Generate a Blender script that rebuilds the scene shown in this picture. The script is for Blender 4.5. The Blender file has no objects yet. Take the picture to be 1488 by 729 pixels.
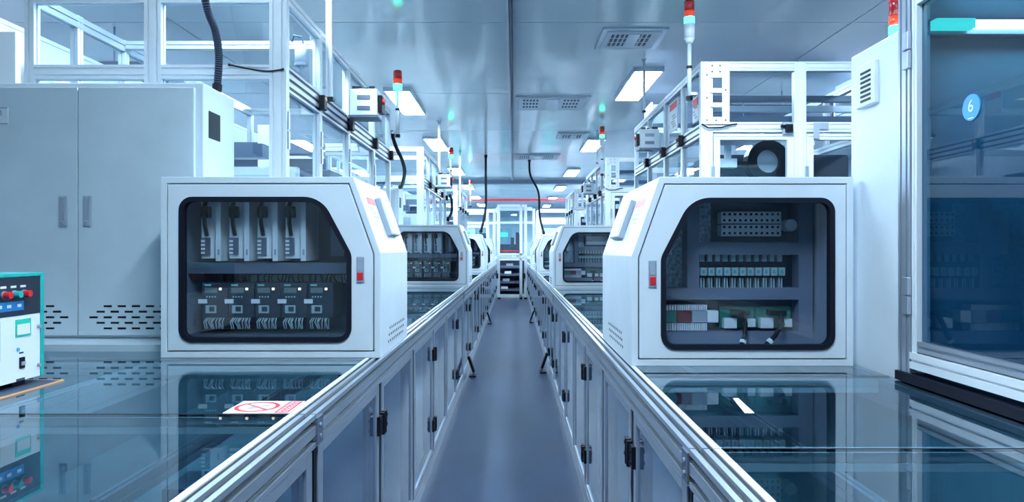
import bpy, bmesh, math, random
from mathutils import Vector, Matrix
random.seed(7)
S = bpy.context.scene
COL = S.collection

# ------------------------------------------------------------------ camera
cam_d = bpy.data.cameras.new('camera')
cam = bpy.data.objects.new('camera', cam_d)
COL.objects.link(cam)
cam.location = (0, 0, 1.45)
cam.rotation_euler = (math.radians(90), 0, 0)
cam_d.sensor_width = 36.0
cam_d.lens = 36.0 * 1000 / 1488
cam_d.shift_x = -3.0 / 1488
cam_d.shift_y = -2.5 / 1488
cam_d.clip_start = 0.02
S.camera = cam
# ------------------------------------------------------------------ world, exposure
W = bpy.data.worlds.new('world')
S.world = W
W.use_nodes = True
W.node_tree.nodes['Background'].inputs[0].default_value = (0.55, 0.72, 1.0, 1)
W.node_tree.nodes['Background'].inputs[1].default_value = 0.4
LAMP_COLOR = (0.65, 0.85, 1.0)
LAMP_STRENGTH = 58.0
S.view_settings.view_transform = 'Standard'
S.view_settings.look = 'None'
S.view_settings.exposure = 0.86
S.view_settings.gamma = 1.0
S.view_settings.use_curve_mapping = False
try:
    S.cycles.transparent_max_bounces = 40
    S.cycles.max_bounces = 12
    S.cycles.glossy_bounces = 5
    S.cycles.sample_clamp_indirect = 6.0
    S.cycles.caustics_reflective = False
    S.cycles.caustics_refractive = False
except Exception:
    pass

# ------------------------------------------------------------------ materials
M = {}
def pm(name, col, rough=0.45, metal=0.0, noise=0.0, scale=8.0, coat=0.0, bump=0.0, emit=0.0, spec=0.5, stretch=(1, 1, 1), rvar=0.0):
    m = bpy.data.materials.new(name); m.use_nodes = True
    nt = m.node_tree; b = nt.nodes['Principled BSDF']
    b.inputs['Base Color'].default_value = (*col, 1)
    b.inputs['Roughness'].default_value = rough
    b.inputs['Metallic'].default_value = metal
    b.inputs['Coat Weight'].default_value = coat
    b.inputs['Coat Roughness'].default_value = 0.1
    b.inputs['Specular IOR Level'].default_value = spec
    if emit:
        b.inputs['Emission Color'].default_value = (*col, 1)
        b.inputs['Emission Strength'].default_value = emit
    if noise or bump or rvar:
        tc = nt.nodes.new('ShaderNodeTexCoord'); mp = nt.nodes.new('ShaderNodeMapping')
        mp.inputs['Scale'].default_value = stretch
        n = nt.nodes.new('ShaderNodeTexNoise'); n.inputs['Scale'].default_value = scale
        n.inputs['Detail'].default_value = 6
        nt.links.new(tc.outputs['Object'], mp.inputs['Vector']); nt.links.new(mp.outputs['Vector'], n.inputs['Vector'])
        if noise:
            r = nt.nodes.new('ShaderNodeValToRGB')
            r.color_ramp.elements[0].position = 0.3; r.color_ramp.elements[1].position = 0.7
            r.color_ramp.elements[0].color = (*[max(0, c * (1 - noise)) for c in col], 1)
            r.color_ramp.elements[1].color = (*[min(1, c * (1 + noise)) for c in col], 1)
            nt.links.new(n.outputs['Fac'], r.inputs['Fac']); nt.links.new(r.outputs['Color'], b.inputs['Base Color'])
        if rvar:
            mr = nt.nodes.new('ShaderNodeMapRange')
            mr.inputs['To Min'].default_value = max(0.02, rough - rvar); mr.inputs['To Max'].default_value = rough + rvar
            nt.links.new(n.outputs['Fac'], mr.inputs['Value']); nt.links.new(mr.outputs['Result'], b.inputs['Roughness'])
        if bump:
            bp = nt.nodes.new('ShaderNodeBump'); bp.inputs['Strength'].default_value = bump; bp.inputs['Distance'].default_value = 0.01
            nt.links.new(n.outputs['Fac'], bp.inputs['Height']); nt.links.new(bp.outputs['Normal'], b.inputs['Normal'])
    M[name] = m
    return m

def glass(name, tint, f0=0.08, rough=0.01, haze=None, hazefac=0.0):
    """thin pane: clear tinted body, Schlick reflection on the face the ray enters"""
    m = bpy.data.materials.new(name); m.use_nodes = True
    nt = m.node_tree; nt.nodes.clear(); N = nt.nodes.new; Lk = nt.links.new
    out = N('ShaderNodeOutputMaterial'); mix = N('ShaderNodeMixShader')
    tr = N('ShaderNodeBsdfTransparent'); gl = N('ShaderNodeBsdfGlossy')
    tr.inputs[0].default_value = (*tint, 1); gl.inputs['Color'].default_value = (0.93, 0.97, 1, 1); gl.inputs['Roughness'].default_value = rough
    ge = N('ShaderNodeNewGeometry'); dt = N('ShaderNodeVectorMath'); dt.operation = 'DOT_PRODUCT'
    Lk(ge.outputs['Incoming'], dt.inputs[0]); Lk(ge.outputs['Normal'], dt.inputs[1])
    def mt(op, a, b=None):
        n = N('ShaderNodeMath'); n.operation = op
        for i, v in enumerate((a, b)):
            if v is None: continue
            if isinstance(v, (int, float)): n.inputs[i].default_value = v
            else: Lk(v, n.inputs[i])
        return n.outputs[0]
    c = mt('ABSOLUTE', dt.outputs['Value']); p = mt('POWER', mt('SUBTRACT', 1.0, c), 5.0)
    f = mt('ADD', mt('MULTIPLY', p, 1 - f0), f0)
    f = mt('MULTIPLY', f, mt('SUBTRACT', 1.0, ge.outputs['Backfacing']))
    src = tr
    if hazefac:
        df = N('ShaderNodeBsdfDiffuse'); df.inputs[0].default_value = (*haze, 1)
        mx = N('ShaderNodeMixShader'); mx.inputs[0].default_value = hazefac
        Lk(tr.outputs[0], mx.inputs[1]); Lk(df.outputs[0], mx.inputs[2]); src = mx
    Lk(f, mix.inputs[0]); Lk(src.outputs[0], mix.inputs[1]); Lk(gl.outputs[0], mix.inputs[2])
    Lk(mix.outputs[0], out.inputs[0])
    M[name] = m

def emit(name, col, st):
    m = bpy.data.materials.new(name); m.use_nodes = True
    nt = m.node_tree; nt.nodes.clear()
    o = nt.nodes.new('ShaderNodeOutputMaterial'); e = nt.nodes.new('ShaderNodeEmission')
    e.inputs[0].default_value = (*col, 1); e.inputs[1].default_value = st
    nt.links.new(e.outputs[0], o.inputs[0]); M[name] = m

pm('alu', (0.50, 0.56, 0.65), 0.30, 0.7, noise=0.04, scale=3)
pm('alu_white', (0.80, 0.85, 0.90), 0.35, 0.15, noise=0.03, scale=3)
pm('alu_dark', (0.30, 0.34, 0.42), 0.35, 0.5)
pm('paint', (0.70, 0.77, 0.84), 0.38, noise=0.035, scale=5)
pm('paint_grey', (0.60, 0.69, 0.76), 0.42, noise=0.06, scale=4)
pm('white', (0.82, 0.87, 0.92), 0.4)
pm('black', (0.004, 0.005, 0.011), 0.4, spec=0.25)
pm('rubber', (0.006, 0.008, 0.018), 0.6, spec=0.2)
pm('navy', (0.018, 0.028, 0.052), 0.5)
pm('inner_dark', (0.026, 0.042, 0.078), 0.5, noise=0.25, scale=6)
pm('steel_dark', (0.13, 0.16, 0.23), 0.35, 0.4)
pm('inner_pale', (0.25, 0.38, 0.44), 0.45, noise=0.15, scale=5)
pm('inner_teal', (0.16, 0.36, 0.48), 0.5, noise=0.15, scale=3)
pm('duct', (0.15, 0.18, 0.26), 0.5)
pm('plate', (0.34, 0.44, 0.54), 0.4, 0.2, noise=0.6, scale=70)
pm('floor', (0.030, 0.050, 0.105), 0.30, noise=0.25, scale=1.6, coat=0.0, spec=0.4, stretch=(1.6, 0.6, 1))
pm('ceiling', (0.82, 0.91, 0.96), 0.17, noise=0.07, scale=0.7, bump=0.10, coat=0.3, rvar=0.05)
pm('seam', (0.20, 0.27, 0.36), 0.5)
pm('wall', (0.78, 0.85, 0.90), 0.4, noise=0.04, scale=1)
pm('wall_teal', (0.55, 0.74, 0.80), 0.35, noise=0.12, scale=0.8)
pm('red', (0.75, 0.02, 0.03), 0.35)
pm('maroon', (0.14, 0.02, 0.03), 0.5)
pm('red_lens', (0.26, 0.008, 0.010), 0.18, coat=0.5, emit=0.25)
pm('orange_lens', (0.70, 0.05, 0.015), 0.18, coat=0.5, emit=0.35)
emit('green_lens', (0.03, 0.95, 0.66), 6.0)
emit('led_white', (1.0, 0.93, 0.7), 1.2)
emit('led_teal', (0.05, 0.9, 0.7), 1.2)
pm('teal_paint', (0.02, 0.42, 0.40), 0.35)
pm('teal_light', (0.25, 0.68, 0.66), 0.35)
pm('green_board', (0.01, 0.16, 0.13), 0.4)
pm('green_label', (0.02, 0.55, 0.42), 0.5)
pm('blue', (0.02, 0.20, 0.52), 0.4)
pm('sky_blue', (0.06, 0.34, 0.72), 0.4)
pm('orange', (0.78, 0.42, 0.20), 0.5)
pm('grey', (0.33, 0.38, 0.46), 0.45)
pm('ink', (0.04, 0.06, 0.12), 0.6)
pm('lcd', (0.16, 0.21, 0.22), 0.3)
pm('relay', (0.38, 0.52, 0.58), 0.25, coat=0.4)
emit('diffuser', LAMP_COLOR, LAMP_STRENGTH)
emit('tube_light', (0.80, 0.95, 1.0), 14.0)
glass('glass_table', (0.66, 0.79, 0.84), 0.14, 0.012)
glass('glass_window', (0.88, 0.92, 0.95), 0.06, 0.01)
glass('glass_enclosure', (0.88, 0.94, 0.97), 0.08, 0.01)
glass('glass_dark', (0.44, 0.62, 0.72), 0.10, 0.012)
glass('polycarbonate', (0.55, 0.62, 0.72), 0.08, 0.05, haze=(0.28, 0.36, 0.52), hazefac=0.12)

# ------------------------------------------------------------------ mesh helpers
TINY = {'louvre_slots', 'vent_holes', 'print', 'terminal_marks', 'wiring', 'indicator_dots', 'pigtail_wires', 'screw_holes', 'pins', 'terminal_screws', 'plate_lettering', 'bolt_holes', 'placard_print', 'grille_slots', 'plate_print', 'marking', 'text_strokes', 'bolt', 'ribs', 'plugs'}
class MB:
    def __init__(s, sx=1): s.v = []; s.f = []; s.sx = sx; s.smooth = False
    def add(s, vs, fs):
        o = len(s.v); s.v += [(x * s.sx, y, z) for x, y, z in vs]; s.f += [[i + o for i in f] for f in fs]; return s
    def box(s, x0, x1, y0, y1, z0, z1):
        return s.add([(x0,y0,z0),(x1,y0,z0),(x1,y1,z0),(x0,y1,z0),(x0,y0,z1),(x1,y0,z1),(x1,y1,z1),(x0,y1,z1)],
                     [(0,3,2,1),(4,5,6,7),(0,1,5,4),(1,2,6,5),(2,3,7,6),(3,0,4,7)])
    def ext(s, poly, axis, a, b):
        n = len(poly)
        def pt(p, t):
            if axis == 0: return (t, p[0], p[1])
            if axis == 1: return (p[0], t, p[1])
            return (p[0], p[1], t)
        vs = [pt(p, a) for p in poly] + [pt(p, b) for p in poly]
        fs = [list(range(n))[::-1], list(range(n, 2 * n))] + [(i, (i + 1) % n, n + (i + 1) % n, n + i) for i in range(n)]
        return s.add(vs, fs)
    def bar(s, axis, a, b, c1, c2, w, h, nu=1, nz=1, g=0.009, d=0.007):
        return s.ext([(c1 + p, c2 + q) for p, q in sect(w, h, nu, nz, g, d)], axis, a, b)
    def cyl(s, p0, p1, r, n=14, r1=None):
        return s.tube([p0, p1], r, n, r1)
    def tube(s, path, r, n=8, r1=None):
        path = [Vector(p) for p in path]; o = []; k = len(path)
        up = None
        for i, p in enumerate(path):
            t = (path[min(i + 1, k - 1)] - path[max(i - 1, 0)]).normalized()
            if up is None:
                up = Vector((0, 0, 1)) if abs(t.z) < 0.9 else Vector((1, 0, 0))
            a = t.cross(up).normalized(); b = a.cross(t).normalized(); up = b
            rr = r if r1 is None else r + (r1 - r) * i / (k - 1)
            for j in range(n):
                q = 2 * math.pi * j / n
                o.append(tuple(p + a * math.cos(q) * rr + b * math.sin(q) * rr))
        fs = [(i * n + j, i * n + (j + 1) % n, (i + 1) * n + (j + 1) % n, (i + 1) * n + j) for i in range(k - 1) for j in range(n)]
        fs += [list(range(n))[::-1], list(range((k - 1) * n, k * n))]
        return s.add(o, fs)
    def ring(s, outer, inner, y0, y1, c):
        """plate in the xz plane with a hole; both outlines star shaped about c"""
        ang = sorted(set([round(math.atan2(p[1] - c[1], p[0] - c[0]), 5) for p in outer + inner]))
        O = [cast(outer, c, a) for a in ang]; I = [cast(inner, c, a) for a in ang]; n = len(ang)
        vs = [(p[0], y0, p[1]) for p in O] + [(p[0], y0, p[1]) for p in I] + [(p[0], y1, p[1]) for p in O] + [(p[0], y1, p[1]) for p in I]
        fs = []
        for i in range(n):
            j = (i + 1) % n
            fs += [(i, j, n + j, n + i), (2*n + i, 3*n + i, 3*n + j, 2*n + j), (i, 2*n + i, 2*n + j, j), (n + i, n + j, 3*n + j, 3*n + i)]
        return s.add(vs, fs)
    def build(s, name, mat, parent=None, loc=None, bevel=0, smooth=False):
        me = bpy.data.meshes.new(name); me.from_pydata(s.v, [], s.f); me.update()
        bm = bmesh.new(); bm.from_mesh(me); bmesh.ops.recalc_face_normals(bm, faces=bm.faces); bm.to_mesh(me); bm.free()
        me.materials.append(M[mat])
        if smooth:
            for p in me.polygons: p.use_smooth = len(p.vertices) == 4
        o = bpy.data.objects.new(name, me); COL.objects.link(o)
        if name in TINY: o['kind'] = 'stuff'
        if parent: o.parent = parent
        if loc: o.location = loc
        if bevel:
            b = o.modifiers.new('bevel', 'BEVEL'); b.width = bevel; b.segments = 2; b.limit_method = 'ANGLE'; b.angle_limit = 0.6
        return o

def cast(poly, c, a):
    dx, dy = math.cos(a), math.sin(a); best = None
    for i in range(len(poly)):
        x1, y1 = poly[i]; x2, y2 = poly[(i + 1) % len(poly)]
        ex, ey = x2 - x1, y2 - y1; den = dx * ey - dy * ex
        if abs(den) < 1e-12: continue
        t = ((x1 - c[0]) * ey - (y1 - c[1]) * ex) / den
        u = ((x1 - c[0]) * dy - (y1 - c[1]) * dx) / den
        if t > 0 and -1e-4 <= u <= 1 + 1e-4 and (best is None or t > best): best = t
    return (c[0] + dx * best, c[1] + dy * best)

def sect(w, h, nu=1, nz=1, g=0.009, d=0.007):
    pts = []
    def side(p0, p1, n, inw):
        L = math.hypot(p1[0] - p0[0], p1[1] - p0[1]); ux, uy = (p1[0] - p0[0]) / L, (p1[1] - p0[1]) / L
        pts.append(p0)
        for k in range(n):
            m = L * (k + 0.5) / n
            for t, dd in ((m - g / 2, 0), (m - g / 2, d), (m + g / 2, d), (m + g / 2, 0)):
                pts.append((p0[0] + ux * t + inw[0] * dd, p0[1] + uy * t + inw[1] * dd))
    a, b = w / 2, h / 2
    side((-a, -b), (a, -b), nu, (0, 1)); side((a, -b), (a, b), nz, (-1, 0)); side((a, b), (-a, b), nu, (0, -1)); side((-a, b), (-a, -b), nz, (1, 0))
    return pts

def rpoly(pts, rad, n=6):
    out = []
    k = len(pts)
    for i in range(k):
        p = Vector(pts[i]); a = (Vector(pts[i - 1]) - p).normalized(); b = (Vector(pts[(i + 1) % k]) - p).normalized(); r = rad[i]
        ang = a.angle(b); t = r / math.tan(ang / 2)
        s0, s1 = p + a * t, p + b * t; c = p + (a + b).normalized() * (r / math.sin(ang / 2))
        a0 = math.atan2(s0.y - c.y, s0.x - c.x); a1 = math.atan2(s1.y - c.y, s1.x - c.x)
        da = (a1 - a0 + math.pi) % (2 * math.pi) - math.pi
        for j in range(n + 1): q = a0 + da * j / n; out.append((c.x + r * math.cos(q), c.y + r * math.sin(q)))
    return out

def inset(poly, d):
    k = len(poly); out = []
    area = sum(poly[i][0] * poly[(i + 1) % k][1] - poly[(i + 1) % k][0] * poly[i][1] for i in range(k))
    sg = 1 if area > 0 else -1
    for i in range(k):
        p0, p, p1 = Vector(poly[i - 1]), Vector(poly[i]), Vector(poly[(i + 1) % k])
        e0 = (p - p0); e1 = (p1 - p)
        if e0.length < 1e-7: e0 = e1
        if e1.length < 1e-7: e1 = e0
        e0.normalize(); e1.normalize()
        n0 = Vector((-e0.y, e0.x)) * sg; n1 = Vector((-e1.y, e1.x)) * sg
        m = (n0 + n1).normalized(); c = max(0.3, m.dot(n0)); out.append(tuple(p + m * (d / c)))
    return out

def tag(o, label=None, cat=None, group=None, kind=None):
    if label: o['label'] = label
    if cat: o['category'] = cat
    if group: o['group'] = group
    if kind: o['kind'] = kind
    return o
def empty(name, loc=(0, 0, 0)):
    o = bpy.data.objects.new(name, None); COL.objects.link(o); o.location = loc; o.empty_display_size = 0.1; return o
def thing(name, loc, label, cat, group=None): return tag(empty(name, loc), label, cat, group)
KIDS = {}
def copy_tree(root, loc, label):
    c = root.copy(); COL.objects.link(c); c.location = loc; c['label'] = label
    for ch in list(root.children):
        d = ch.copy(); COL.objects.link(d); d.parent = c
        for g in list(ch.children):
            e = g.copy(); COL.objects.link(e); e.parent = d
    return c
def dup(o, parent, loc):
    """a copy of a part (with its sub-parts) that shares its mesh"""
    c = o.copy(); COL.objects.link(c); c.parent = parent; c.location = loc
    for g in list(o.children):
        e = g.copy(); COL.objects.link(e); e.parent = c
    return c
ORD = ['nearest', 'second', 'third', 'fourth', 'fifth']

# ------------------------------------------------------------------ the room
CZ = 3.45
RX0, RX1, RY0, RY1 = -7.5, 7.5, -3.2, 36.0
tag(MB().box(RX0, RX1, RY0, RY1, -0.1, 0).build('floor', 'floor'), 'blue grey polished epoxy floor of the aisle', None, None, 'structure')
ceil = tag(MB().box(RX0, RX1, RY0, RY1, CZ + 0.03, CZ + 0.12).build('ceiling', 'seam'), 'glossy pale blue panelled clean room ceiling', None, None, 'structure')
pan = None
yy = [RY0] + [0.53 + 2.77 * i for i in range(13)]; yy = [y for y in yy if y < RY1] + [RY1]
xx = [RX0, -6, -3, -0.02, 2.98, 5.98, RX1]
for i in range(len(xx) - 1):
    for j in range(len(yy) - 1):
        MB().box(xx[i] + 0.006, xx[i+1] - 0.006, yy[j] + 0.007, yy[j+1] - 0.007, CZ, CZ + 0.03).build('ceiling_panel', 'ceiling', ceil)
tag(MB().box(RX0 - 0.1, RX0, RY0, RY1, 0, CZ + 0.12).build('wall_left', 'wall'), None, None, None, 'structure')
tag(MB().box(RX1, RX1 + 0.1, RY0, RY1, 0, CZ + 0.12).build('wall_right', 'wall'), None, None, None, 'structure')
tag(MB().box(RX0 - 0.1, RX1 + 0.1, RY0 - 0.1, RY0, 0, CZ + 0.12).build('wall_front', 'wall'), None, None, None, 'structure')
tag(MB().box(RX0 - 0.1, RX1 + 0.1, RY1, RY1 + 0.1, 0, CZ + 0.12).build('wall_back', 'wall_teal'), None, None, None, 'structure')
tag(MB().box(RX0, RX1, 19.9, 20.2, CZ - 0.10, CZ).build('trim_1', 'seam'), 'dark blue beam crossing the ceiling at the aisle end', None, None, 'structure')
# long track on the ceiling above the aisle
tr = thing('ceiling_track', (-0.035, RY0, CZ), 'long pale double track running down the ceiling above the aisle', 'track')
MB().box(-0.03, -0.012, 0.02, 23, -0.03, 0).build('rail', 'white', tr)
MB().box(0.0, 0.014, 0.02, 23, -0.035, 0).build('rail', 'steel_dark', tr)

# ------------------------------------------------------------------ ceiling lights
def ceiling_light(x, y, label, l=1.5, w=0.30):
    t = thing('ceiling_light', (x, y, CZ), label, 'ceiling light', 'ceiling lights')
    mb = MB().box(-w/2 - 0.02, -w/2, 0, l, -0.05, 0).box(w/2, w/2 + 0.02, 0, l, -0.05, 0).box(-w/2, w/2, 0, 0.02, -0.05, 0).box(-w/2, w/2, l - 0.02, l, -0.05, 0)
    mb.build('housing', 'alu', t)
    MB().box(-w/2, w/2, 0.02, l - 0.02, -0.042, -0.022).build('diffuser', 'diffuser', t)
    return t
lt = None
rows = [(-1.45, [3.4, 8.5, 12.2, 16.6, 21.0, 25.4, 29.8], 'above the left production line'), (1.48, [2.75, 7.55, 12.3, 17.0, 21.5, 26.0, 30.5], 'above the right production line'),
        (-4.4, [3.0, 7.5, 12.0, 16.5, 21.0, 25.5, 30.0], 'far left of the left production line'), (4.5, [3.0, 7.5, 12.0, 16.5, 21.0, 25.5, 30.0], 'far right of the right production line')] + [(0.0, [0.1], 'added out of view over the aisle to brighten the cabinets'), (-2.9, [18.5, 22.5, 26.5, 30.5], 'deep behind the left line'), (3.0, [18.5, 22.5, 26.5, 30.5], 'deep behind the right line')]  # single aisle light is added out of view to brighten cabinet fronts and sides
nth = ['first', 'second', 'third', 'fourth', 'fifth', 'sixth', 'seventh', 'eighth']
for rx, ys, where in rows:
    for i, y in enumerate(ys):
        lab = 'glowing ceiling light %s, %s from the camera' % (where, nth[i])
        if lt is None: lt = ceiling_light(rx, y, lab)
        else: copy_tree(lt, (rx, y, CZ), lab)

# ------------------------------------------------------------------ ceiling air vents
def air_vent(x, y, w, l, label):
    t = thing('ceiling_vent', (x, y, CZ), label, 'air vent', 'ceiling air vents')
    MB().box(0, w, 0, l, -0.022, 0).build('frame', 'alu', t, bevel=0.004)
    MB().box(0.05, w - 0.05, 0.05, l - 0.05, -0.030, -0.022).build('plate', 'paint', t)
    for x0, x1 in ((0.10, 0.32), (w - 0.34, w - 0.12)):
        mb = MB()
        for r in range(3):
            for k in range(5):
                a = x0 + (x1 - x0) * k / 5
                mb.box(a, a + 0.026, 0.12 + r * (l - 0.24) / 3, 0.12 + r * (l - 0.24) / 3 + 0.09, -0.033, -0.0295)
        mb.build('louvre_slots', 'ink', t)
    MB().box(w * 0.42, w * 0.60, 0.1, l - 0.1, -0.036, -0.030).build('centre_plate', 'alu', t)
air_vent(0.80, 6.2, 0.60, 0.62, 'square slotted air vent in the ceiling nearest the camera')
air_vent(0.02, 8.95, 0.98, 0.85, 'wide slotted air vent beside the ceiling track')
air_vent(0.75, 11.75, 0.55, 0.6, 'small air vent between the wide vent and a glowing panel light')
air_vent(0.02, 14.4, 0.95, 0.8, 'farthest wide air vent beside the ceiling track')

# ------------------------------------------------------------------ work tables
UNIT = 5.5
def work_table(s, off, y0, zt, width, nd, label, mid=None):
    root = thing('work_table', (s * off, y0, 0), label, 'work table', 'glass topped work tables along the aisle')
    L = UNIT
    # rails: grooved aluminium
    MB(s).bar(1, 0.004, L - 0.004, 0.0225, zt - 0.045, 0.045, 0.09, 1, 2, 0.018, 0.02).build('aisle_rail', 'alu', root)
    for zz in (zt - 0.0675, zt - 0.0225): MB(s).box(0.012, 0.020, 0.006, L - 0.006, zz - 0.007, zz + 0.007).build('groove_shade', 'black', root)  # black strips stand in for the shade deep in the rail grooves
    MB(s).box(0.0155, 0.0295, 0.006, L - 0.006, zt - 0.019, zt - 0.010).build('groove_shade', 'black', root)
    MB(s).box(0.058, 0.074, 0.004, L - 0.004, zt - 0.02, zt).build('glass_edge_strip', 'alu_white', root)
    MB(s).box(0.045, 0.058, 0.004, L - 0.004, zt - 0.02, zt - 0.004).build('edge_seal', 'rubber', root)
    MB(s).bar(1, 0.004, L - 0.004, width - 0.0225, zt - 0.053, 0.045, 0.09, 1, 2).build('outer_rail', 'alu', root)
    if mid: MB(s).bar(1, 0.004, L - 0.004, mid, zt - 0.060, 0.05, 0.09, 2, 2, 0.008).build('middle_rail', 'alu_white', root)
    # base
    MB(s).box(0.0, 0.05, 0, L, 0.0, 0.085).build('base_rail', 'alu', root)
    MB(s).box(0.05, width, 0, L, 0.085, 0.10).build('bottom_shelf', 'inner_pale', root)
    MB(s).box(width - 0.02, width, 0, L, 0.10, zt - 0.1).build('rear_panel', 'inner_pale', root)
    # glass panes and the cross rails beneath their joints
    n = 6; st = L / n; pane = cr = None
    for i in range(n):
        w0, w1 = 0.077, width
        if pane is None: pane = MB(s).box(w0, w1, 0.004, st - 0.004, zt - 0.008, zt).build('glass_pane', 'glass_table', root)
        else: dup(pane, root, (0, i * st, 0))
        if cr is None: cr = MB(s).bar(0, 0.05, width - 0.05, 0.0, zt - 0.034, 0.045, 0.045).build('cross_rail', 'alu_white', root, (0, 0.03, 0))
        else: dup(cr, root, (0, i * st, 0))
        if i == 0: js = MB(s).box(0.077, width, -0.004, 0.004, zt - 0.008, zt - 0.0005).build('joint_seal', 'black', root, (0, 0.004, 0))
        else: dup(js, root, (0, i * st, 0))
    for u in ((0.902, 0.938) if mid else (0.925,)):
        MB(s).box(u, u + 0.010, 0.004, 0.93, zt - 0.012, zt - 0.0085).build('edge_strip', 'alu_white', root)
    joint = MB(s).box(-0.004, 0.0, 0.002, 0.055, zt - 0.085, zt - 0.012).build('joint_plate', 'steel_dark', root)
    jb = MB(s)
    for zz in (zt - 0.065, zt - 0.035): jb.cyl((-0.004, 0.028, zz), (-0.008, 0.028, zz), 0.006, 8)
    jb.build('bolt', 'alu', joint)
    # posts, seals and doors along the aisle
    dw = L / nd; po = se = do = None
    for i in range(nd):
        if po is None: po = MB(s).bar(2, 0.085, zt - 0.09, 0.045, 0.0, 0.045, 0.06).build('post', 'alu', root, (0, 0.03, 0))
        else: dup(po, root, (0, i * dw + 0.0, 0))
        if se is None: se = MB(s).box(0.006, 0.021, 0.0, 0.058, 0.09, zt - 0.10).build('gap_seal', 'black', root)
        else: dup(se, root, (0, i * dw - 0.029, 0))
    st_ = 0.05
    for odd in (0, 1):
        first = None
        for i in range(odd, nd, 2):
            a, b = 0.028, dw - 0.028; z0, z1 = 0.09, zt - 0.095
            if first is None:
                d = MB(s)
                d.box(0.002, 0.02, a, a + st_, z0, z1).box(0.002, 0.02, b - st_, b, z0, z1).box(0.002, 0.02, a + st_, b - st_, z0, z0 + 0.035).box(0.002, 0.02, a + st_, b - st_, z1 - 0.03, z1)
                first = d.build('door', 'alu', root, (0, i * dw, 0), bevel=0.002)
                MB(s).box(0.009, 0.013, a + st_ - 0.004, b - st_ + 0.004, z0 + 0.03, z1 - 0.025).build('pane', 'polycarbonate', first)
                for zz in (0.24, 0.71):
                    h = MB(s); yh = b if odd == 0 else a
                    sg = -1 if odd == 0 else 1
                    y_in = yh + sg * 0.045
                    h.box(-0.012, 0.002, min(y_in, yh), max(y_in, yh), zz, zz + 0.075)
                    h.cyl((-0.010, yh + sg * -0.012, zz - 0.006), (-0.010, yh + sg * -0.012, zz + 0.081), 0.011, 10)
                    h.cyl((-0.012, yh + sg * 0.03, zz + 0.018), (-0.017, yh + sg * 0.03, zz + 0.018), 0.007, 8)
                    h.cyl((-0.012, yh + sg * 0.03, zz + 0.057), (-0.017, yh + sg * 0.03, zz + 0.057), 0.007, 8)
                    h.build('hinge', 'black', first)
            else: dup(first, root, (0, i * dw, 0))
    # conveyor gear under the glass
    wi = min(width, 0.95)
    for u in (0.30, 0.66):
        MB(s).bar(1, 0.1, L - 0.1, u, zt - 0.30, 0.04, 0.06, 1, 1).build('conveyor_rail', 'alu', root)
    mt = None
    for k in range(5):
        yk = 0.35 + k * 1.08
        if mt is None:
            mt = MB(s).box(0.40, 0.56, -0.08, 0.10, zt - 0.46, zt - 0.30).cyl((0.48, -0.22, zt - 0.38), (0.48, -0.08, zt - 0.38), 0.065, 16).build('conveyor_motor', 'steel_dark', root, (0, yk, 0))
            MB(s).cyl((0.48, -0.235, zt - 0.38), (0.48, -0.22, zt - 0.38), 0.035, 14).build('motor_cap', 'alu', mt)
        else: dup(mt, root, (0, yk, 0))
    return root
LZ, RZ = 1.0, 0.987
LX, RX = 0.541, 0.407
LY, RY = 1.88, 1.60
ltab = work_table(-1, LX, LY, LZ, 2.2, 6, 'glass topped aluminium work table under the nearest left control cabinet', mid=0.92)
rtab = work_table(1, RX, RY, RZ, 0.965, 7, 'glass topped aluminium work table under the nearest right control cabinet')
copy_tree(ltab, (-LX, LY - UNIT, 0), 'glass topped work table at the lower left corner, beside the camera')
copy_tree(rtab, (RX, RY - UNIT, 0), 'glass topped work table at the lower right corner, beside the camera')
for k in (1, 2, 3):
    copy_tree(ltab, (-LX, LY + UNIT * k, 0), 'glass topped aluminium work table under the %s left control cabinet' % ORD[k])
    copy_tree(rtab, (RX, RY + UNIT * k, 0), 'glass topped aluminium work table under the %s right control cabinet' % ORD[k])

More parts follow.
